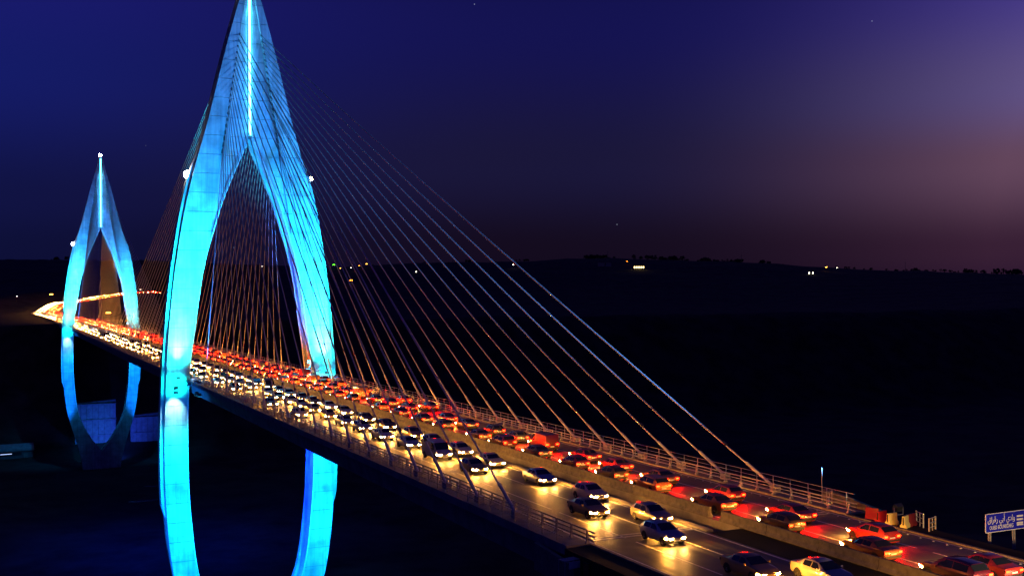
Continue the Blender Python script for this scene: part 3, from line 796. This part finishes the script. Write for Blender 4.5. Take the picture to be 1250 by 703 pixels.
# ------------------------------------------------------------------ things at the near end of the bridge
def water_barrier(x, y, z, rz, m, label, tilt=0):
    root = empty('road_barrier', (x, y, z), rz); root.rotation_euler = (tilt, 0, rz)
    tag(root, label, 'barrier', 'plastic barriers at the end of the parapet')
    mb = MB()
    pr = [(-.26,.06),(.26,.06),(.26,.24),(.13,.42),(.09,.98),(-.09,.98),(-.13,.42),(-.26,.24)]
    mb.loft([[(-.53,a,b) for a, b in pr], [(-.50,a*1.04,b) for a, b in pr], [(.50,a*1.04,b) for a, b in pr], [(.53,a,b) for a, b in pr]][::-1])
    mb.box(-.46, -.16, -.24, .24, 0, .06); mb.box(.16, .46, -.24, .24, 0, .06)
    mb.build('shell', m, root, smooth=40)
    mb = MB(); mb.tube((0,0,.98), (0,0,1.02), .09, .09, 10); mb.build('filler_cap', MT['trim'], root)
    mb = MB(); mb.box(-.57,-.53,-.05,.05,.3,.9); mb.box(.53,.57,-.05,.05,.3,.9); mb.build('coupling', MT['trim'], root)
RED = mat('red_plastic', (.50,.02,.02), .45, 0, (5,.15)); CRM = mat('cream_plastic', (.85,.74,.22), .5, 0, (5,.12)); DKR = mat('faded_red_plastic', (.22,.02,.02), .6, 0, (5,.2))
water_barrier(12.95, -184.4, .02, R(-60), RED, 'red plastic barrier seen edge on, at the end of the parapet')
water_barrier(12.75, -185.6, .02, R(12), RED, 'red plastic barrier facing the road, leaning, left of the cream ones', R(4))
water_barrier(12.85, -186.7, .02, R(8), CRM, 'cream plastic barrier right beside the leaning red one')
water_barrier(13.05, -187.95, .02, R(28), CRM, 'cream plastic barrier at the right end of the row')
water_barrier(14.0, -187.6, .02, R(15), DKR, 'dark red plastic barrier half hidden behind the cream barriers')
def fence_panel(x, y, z, rz, w, h, label, nb=3):
    root = empty('steel_guard_rail', (x, y, z), rz); tag(root, label, 'guard rail', 'short steel rails at the bridge end')
    for px in (0, w):
        mb = MB(); mb.box(px-.05, px+.05, -.05, .05, 0, h); mb.build('post', MT['galv'], root)
    for k in range(nb):
        zz = h*(k+1)/nb-.06; mb = MB(); mb.tube((.05,0,zz), (w-.05,0,zz), .04, .04, 8); mb.build('rail', MT['galv'], root, smooth=40)
    mb = MB(); mb.box(w*.5-.03, w*.5+.03, -.03, .03, 0, h-.08); mb.build('mid_post', MT['galv'], root)
fence_panel(13.7, -189.8, .02, R(20), 1.15, 1.05, 'short steel guard rail with three bars right of the plastic barriers')
fence_panel(14.3, -188.6, .02, R(70), 1.2, 1.15, 'steel guard rail seen at an angle behind the cream barriers')
fence_panel(13.2, -178.6, .17, R(25), 1.1, 1.2, 'steel guard rail returning from the parapet before the wing wall', 2)
p = empty('thin_pole', (14.15, -176.9, .16)); tag(p, 'thin bare steel pole rising above the handrail near the bridge end', 'pole')
mb = MB(); mb.tube((0,0,0), (0,0,3.0), .05, .035, 8); mb.build('shaft', MT['galv'], p); mb = MB(); mb.box(-.1,.1,-.1,.1,0,.03); mb.build('base_plate', MT['galv'], p)
# left side
st = empty('equipment_rack', (-15.9, -184.6, hz(-15.9,-184.6)), R(10)); tag(st, 'small steel rack carrying a pale panel below the left parapet end', 'rack')
for a in (0, 1.3):
    for b in (0, .7):
        mb = MB(); mb.box(a-.04, a+.04, b-.04, b+.04, 0, 1.3); mb.build('leg', MT['galv'], st)
mb = MB(); mb.box(-.05, 1.35, -.05, .75, 1.3, 1.36); mb.build('frame_top', MT['galv'], st)
mb = MB(); mb.box(.3, 1.3, -.10, -.06, .75, 1.25); mb.build('panel', MT['plate'], st)
bx = empty('red_box', (-14.3, -185.6, hz(-14.3,-185.6)), R(8)); tag(bx, 'dull red metal box beside the small steel rack', 'box')
mb = MB(); mb.box(-.5,.5,-.3,.3,.08,1.1); mb.build('casing', DKR, bx); mb = MB(); mb.box(-.53,.53,-.33,.33,1.1,1.16); mb.build('lid', MT['trim'], bx)
mb = MB(); mb.box(-.5,-.35,-.3,.3,0,.08); mb.box(.35,.5,-.3,.3,0,.08); mb.build('foot', MT['steel'], bx)

# ------------------------------------------------------------------ the river sign
BLUE = mat('sign_blue', (0.014, 0.018, 0.50), .35, 0, (4,.05)); WHT = mat('sign_white', (.75,.75,.72), .4, 0, (4,.05))
sx, sy, sz0, sw, sh = 15.05, -194.05, .57, 4.3, 1.44
sg = empty('road_sign', (sx, sy, hz(sx+1, sy))); tag(sg, 'blue road sign naming the river in Arabic and Latin letters', 'sign')
oz = sz0-sg.location.z
def rounded(x0, x1, z0, z1, r, y, n=5):
    pts = []
    for cx, cz, a0 in ((x1-r,z0+r,-90),(x1-r,z1-r,0),(x0+r,z1-r,90),(x0+r,z0+r,180)):
        for k in range(n+1): a = R(a0+90*k/n); pts.append((cx+r*math.cos(a), y, cz+r*math.sin(a)))
    return pts
mb = MB(); mb.loft([rounded(0,sw,oz,oz+sh,.1,.05), rounded(0,sw,oz,oz+sh,.1,0)][::-1]); mb.build('border', WHT, sg)
mb = MB(); mb.face(rounded(.045,sw-.045,oz+.045,oz+sh-.045,.07,-.004)); mb.build('panel', BLUE, sg)
def text(body, size, x0, x1, zbase, name):
    c = bpy.data.curves.new(name, 'FONT'); c.body = body; c.size = size; c.offset = (.012 if body.isascii() else .006)*size
    t = bpy.data.objects.new(name+'_curve', c); COL.objects.link(t)
    dg = bpy.context.evaluated_depsgraph_get(); m = bpy.data.meshes.new_from_object(t.evaluated_get(dg))
    COL.objects.unlink(t); bpy.data.objects.remove(t)
    co = np.array([v.co[:] for v in m.vertices]); w = co[:,0].max()-co[:,0].min(); k = (x1-x0)/w
    for v in m.vertices: v.co = Vector(((v.co.x-co[:,0].min())*k+x0, -.008, v.co.y*1.0+zbase))
    m.materials.clear(); m.materials.append(WHT); o = obj(name, m, sg); return o
ar = "ﻭﺍﺩﻱ ﺃﺑﻲ ﺭﻗﺮﺍﻕ"
text(ar[::-1], .62, .22, 3.1, oz+.76, 'arabic_lettering')
text("OUED BOUREGREG", .40, .42, 2.95, oz+.22, 'latin_lettering')
mb = MB()
for k in range(3): 
    z = oz+.42+k*.26; mb.face([(3.3,-.008,z),(4.0,-.008,z),(4.0,-.008,z+.13),(3.3,-.008,z+.13)])
mb.face([(3.3,-.008,oz+.28),(4.0,-.008,oz+.28),(4.0,-.008,oz+.40),(3.3,-.008,oz+.40)])
mb.build('river_symbol', WHT, sg)
for px in (.42, .62, 3.0, 3.2):
    mb = MB(); mb.box(px-.035, px+.035, .06, .14, -.6, oz+sh-.1); mb.build('post', MT['galv'], sg)

# ------------------------------------------------------------------ far lights, houses, trees on the hills
LAMPM = {}
def lamp_mat(nm, c, s): LAMPM[nm] = emit(nm+'_lamp_glow', c, s)
lamp_mat('orange', (1,.24,.012), 16); lamp_mat('amber', (1,.42,.04), 18); lamp_mat('white', (1,.85,.6), 14); lamp_mat('green', (.06,1,.01), 14); lamp_mat('window', (1,.70,.22), 9); lamp_mat('wwin', (1,.92,.6), 6)
def place(px, py, dist):
    """a point on the hillside at a bearing and distance from the viewpoint"""
    d = fw+rt*((px-625)/1349.7)-up*((py-351.5)/1349.7); h = math.hypot(d.x, d.y)
    x, y = CAM.x+d.x/h*dist, CAM.y+d.y/h*dist
    return x, y, hz(x, y), CAM.z+d.z/h*dist
def ground_at(px, py):
    best = None
    for dist in np.arange(650, 3000, 12.0):
        x, y, g, z = place(px, py, dist)
        if g >= z-6.5: return x, y, g, dist
    return (*place(px, py, 2700)[:3], 2700)
def street_lamp(px, py, kind, label, size=1.0):
    x, y, g, dist = ground_at(px, py)
    root = empty('street_lamp', (x, y, g)); tag(root, label, 'street lamp', 'lamps on the far hills')
    mb = MB(); mb.tube((0,0,-1), (0,0,6.8), .10, .06, 6); mb.tube((0,0,6.7), (.5,-.9,7.0), .05, .05, 6); mb.build('pole', MT['steel'], root)
    s = size*1.7; mb = MB(); mb.loft([[(.5-s,-1.2,7.0),(.5+s,-1.2,7.0),(.5+s,-.7,7.0),(.5-s,-.7,7.0)], [(.5-s*.7,-1.1,7.0+.5*s),(.5+s*.7,-1.1,7.0+.5*s),(.5+s*.7,-.8,7.0+.5*s),(.5-s*.7,-.8,7.0+.5*s)]]); mb.build('lamp_head', LAMPM[kind], root)
street_lamp(407,324,'green','green lamp just right of the near pylon on the skyline',1.5)
street_lamp(415,328,'amber','small warm lamp right of the green lamp',.7)
street_lamp(428,328,'white','small white lamp below the skyline between the green and orange lamps',.7)
street_lamp(428,343,'orange','orange lamp lowest on the hillside right of the near pylon',1.5)
street_lamp(438,325,'orange','left one of the pair of orange lamps on the skyline',.8)
street_lamp(447,323,'amber','right one of the pair of orange lamps on the skyline',1.0)
street_lamp(319,326,'white','white lamp seen between the stays inside the near pylon arch',.8)
street_lamp(62,361,'amber','bright amber lamp on the hill left of the far pylon',1.3)
street_lamp(20,363,'white','dim lamp at the left edge of the far hill',.35)
street_lamp(171,354,'white','white lamp on the hill right of the far pylon',.7)
street_lamp(131,384,'amber','amber lamp beside the road inside the far pylon arch',.9)
street_lamp(1008,327,'amber','yellow lamp on the right part of the skyline',1.2)
street_lamp(1021,328,'white','small white lamp farthest right on the skyline',.6)
street_lamp(765,320,'orange','small orange lamp left of the bright amber farmhouse',.6)
street_lamp(626,324,'white','white lamp on the middle of the skyline',.9)
HW = mat('house_wall', (.30,.28,.24), .9, 0, (.5,.2)); HR = mat('house_roof', (.12,.06,.04), .9, 0, (.5,.2))
def house(px, py, w, d, h, label, wins, wm, roof=True):
    x, y, g, dist = ground_at(px, py+3); az = math.atan2(x-CAM.x, y-CAM.y)
    root = empty('farmhouse', (x, y, g), -az); tag(root, label, 'house', 'houses on the far hills')
    mb = MB(); mb.box(-w/2, w/2, 0, d, -2, h); mb.build('wall', HW, root)
    mb = MB(); mb.loft([[(-w/2-.5,-.5,h),(w/2+.5,-.5,h),(w/2+.5,d+.5,h),(-w/2-.5,d+.5,h)], [(-w/2,d/2-.2,h+2.2),(w/2,d/2-.2,h+2.2),(w/2,d/2+.2,h+2.2),(-w/2,d/2+.2,h+2.2)]]); mb.build('roof', HR, root)
    mb = MB(); mb.box(-.5,.5,-.06,-.005,-1,2.1); mb.build('door', MT['steel'], root)
    for k in range(wins):
        xx = -w/2+(k+.5)*w/wins
        if abs(xx) < 1.1: xx += 1.6
        f = MB(); f.box(xx-.9, xx+.9, -.10, -.01, 1.0, h-.6); fo = f.build('window', MT['trim'], root)
        f = MB(); f.box(xx-.8, xx+.8, -.14, -.11, 1.1, h-.7); f.build('pane', wm, fo)
house(780,321,20,9,5,'long low farmhouse with bright amber windows on the skyline',6,LAMPM['window'])
house(990,328,13,8,5,'small farmhouse with two pale lit windows on the right skyline',2,LAMPM['wwin'])
house(738,318,26,10,7,'dark flat farm building left of the amber farmhouse on the skyline',1,MT['glass'])
house(507,326,8,7,4,'tiny house with one pale lit window on the skyline behind the stays',1,LAMPM['wwin'])
# trees along the ridge: one dark mass
LEAF = mat('foliage', (.045,.06,.025), .9, 0, (.4,.4), 0)
mb = MB(); rng = random.Random(5)
def tree_blob(x, y, g, h, w):
    mb.tube((x,y,g-1), (x,y,g+h*.4), w*.08, w*.05, 5)
    for _ in range(34):
        a = rng.uniform(0, 2*math.pi); rr = math.sqrt(rng.random())*w*.5; zz = g+h*(.3+.7*rng.random()**.8); rr *= 1.05-.7*((zz-g)/h-.3)
        c = Vector((x+rr*math.cos(a), y+rr*math.sin(a), zz)); s = rng.uniform(.5, 1.3)*w*.14
        n1 = Vector((rng.gauss(0,1), rng.gauss(0,1), rng.gauss(0,1))).normalized(); n2 = n1.orthogonal().normalized(); n3 = n1.cross(n2)
        mb.face([c+n2*s, c+n3*s*.8, c-n2*s, c-n3*s*.9]); mb.face([c+n1*s, c+n2*s*.8, c-n1*s*.9, c-n2*s])
for (p0, p1, nc, h0, h1) in ((690,760,5,6,13),(790,850,6,7,15),(850,960,7,4,12),(1010,1250,10,4,13),(420,640,7,4,9),(0,200,5,4,9)):
    for _ in range(nc):
        pc = rng.uniform(p0, p1); dc = rng.uniform(2690, 2860); hm_c = rng.uniform(h0, h1); sp = rng.uniform(2, 12)
        for _ in range(rng.randint(2, 12)):
            x, y, g, _z = place(pc+rng.gauss(0, sp), 330, dc+rng.gauss(0, 12)); h = hm_c*rng.uniform(.45, 1.15)
            tree_blob(x, y, g, h, h*rng.uniform(.9, 1.8))
tag(mb.build('distant_wood', LEAF), 'dark line of distant trees along the top of the far hills', 'trees', kind='stuff')
for px, h in ((905, 26), (742, 20), (1105, 24)):
    x, y, g, _z = place(px, 325, 2780); r_ = empty('radio_mast', (x, y, g)); tag(r_, {905:'thin dark mast on the skyline above the right stays', 742:'thin mast beside the dark farm building on the skyline', 1105:'thin dark mast on the right part of the skyline'}[px], 'mast', 'masts on the skyline')
    mb = MB(); mb.tube((0,0,-1), (0,0,h), .5, .25, 4); mb.build('lattice_shaft', MT['steel'], r_)
    mb = MB(); mb.box(-2, 2, -.15, .15, h*.8, h*.8+.4); mb.build('cross_arm', MT['steel'], r_)

# ------------------------------------------------------------------ valley floor details
hut = empty('site_hut', (-44, 418, hz(-44, 418)), R(4)); tag(hut, 'dark round roofed site hut with a thin lit window at the left edge', 'hut')
mb = MB(); mb.box(-12, 12, 0, 9, -1, 4.2); mb.build('wall', MT['core'], hut)
mb = MB(); mb.loft([[(x, 4.5+5.2*math.cos(a), 4.2+3.6*math.sin(a)) for a in np.linspace(0, math.pi, 9)] for x in (-12.4, 12.4)]); mb.build('roof', MT['deck'], hut)
f = MB(); f.box(-6, 6, -.12, -.02, 1.8, 3.4); fo = f.build('window', MT['trim'], hut); f = MB(); f.box(-5.6, 1.0, -.18, -.13, 2.7, 3.0); f.build('pane', emit('hut_strip_glow', (.45,.6,1.0), 1.6), fo)
f = MB(); f.box(7.0, 9.0, -.12, -.02, -.5, 2.6); f.build('door', MT['barrier'], hut)
WATER = mat('still_water', (.01,.014,.02), .22, 0, (.3,.2,1.5), .15, coords='World')
for k, (x, y, a, b) in enumerate(((9, 274, 6, 2.2), (17, 305, 3.5, 1.6))):
    mb = MB(); g = max(hz(x+a*.8*math.cos(t), y+b*.8*math.sin(t)) for t in np.linspace(0, 6.28, 16))+.05
    mb.face([(x+a*math.cos(t)*(1+.25*math.sin(3*t+k)), y+b*math.sin(t)*(1+.2*math.cos(2*t)), g) for t in np.linspace(0, 2*math.pi, 33)[:-1]])
    tag(mb.build('water', WATER), kind='structure')
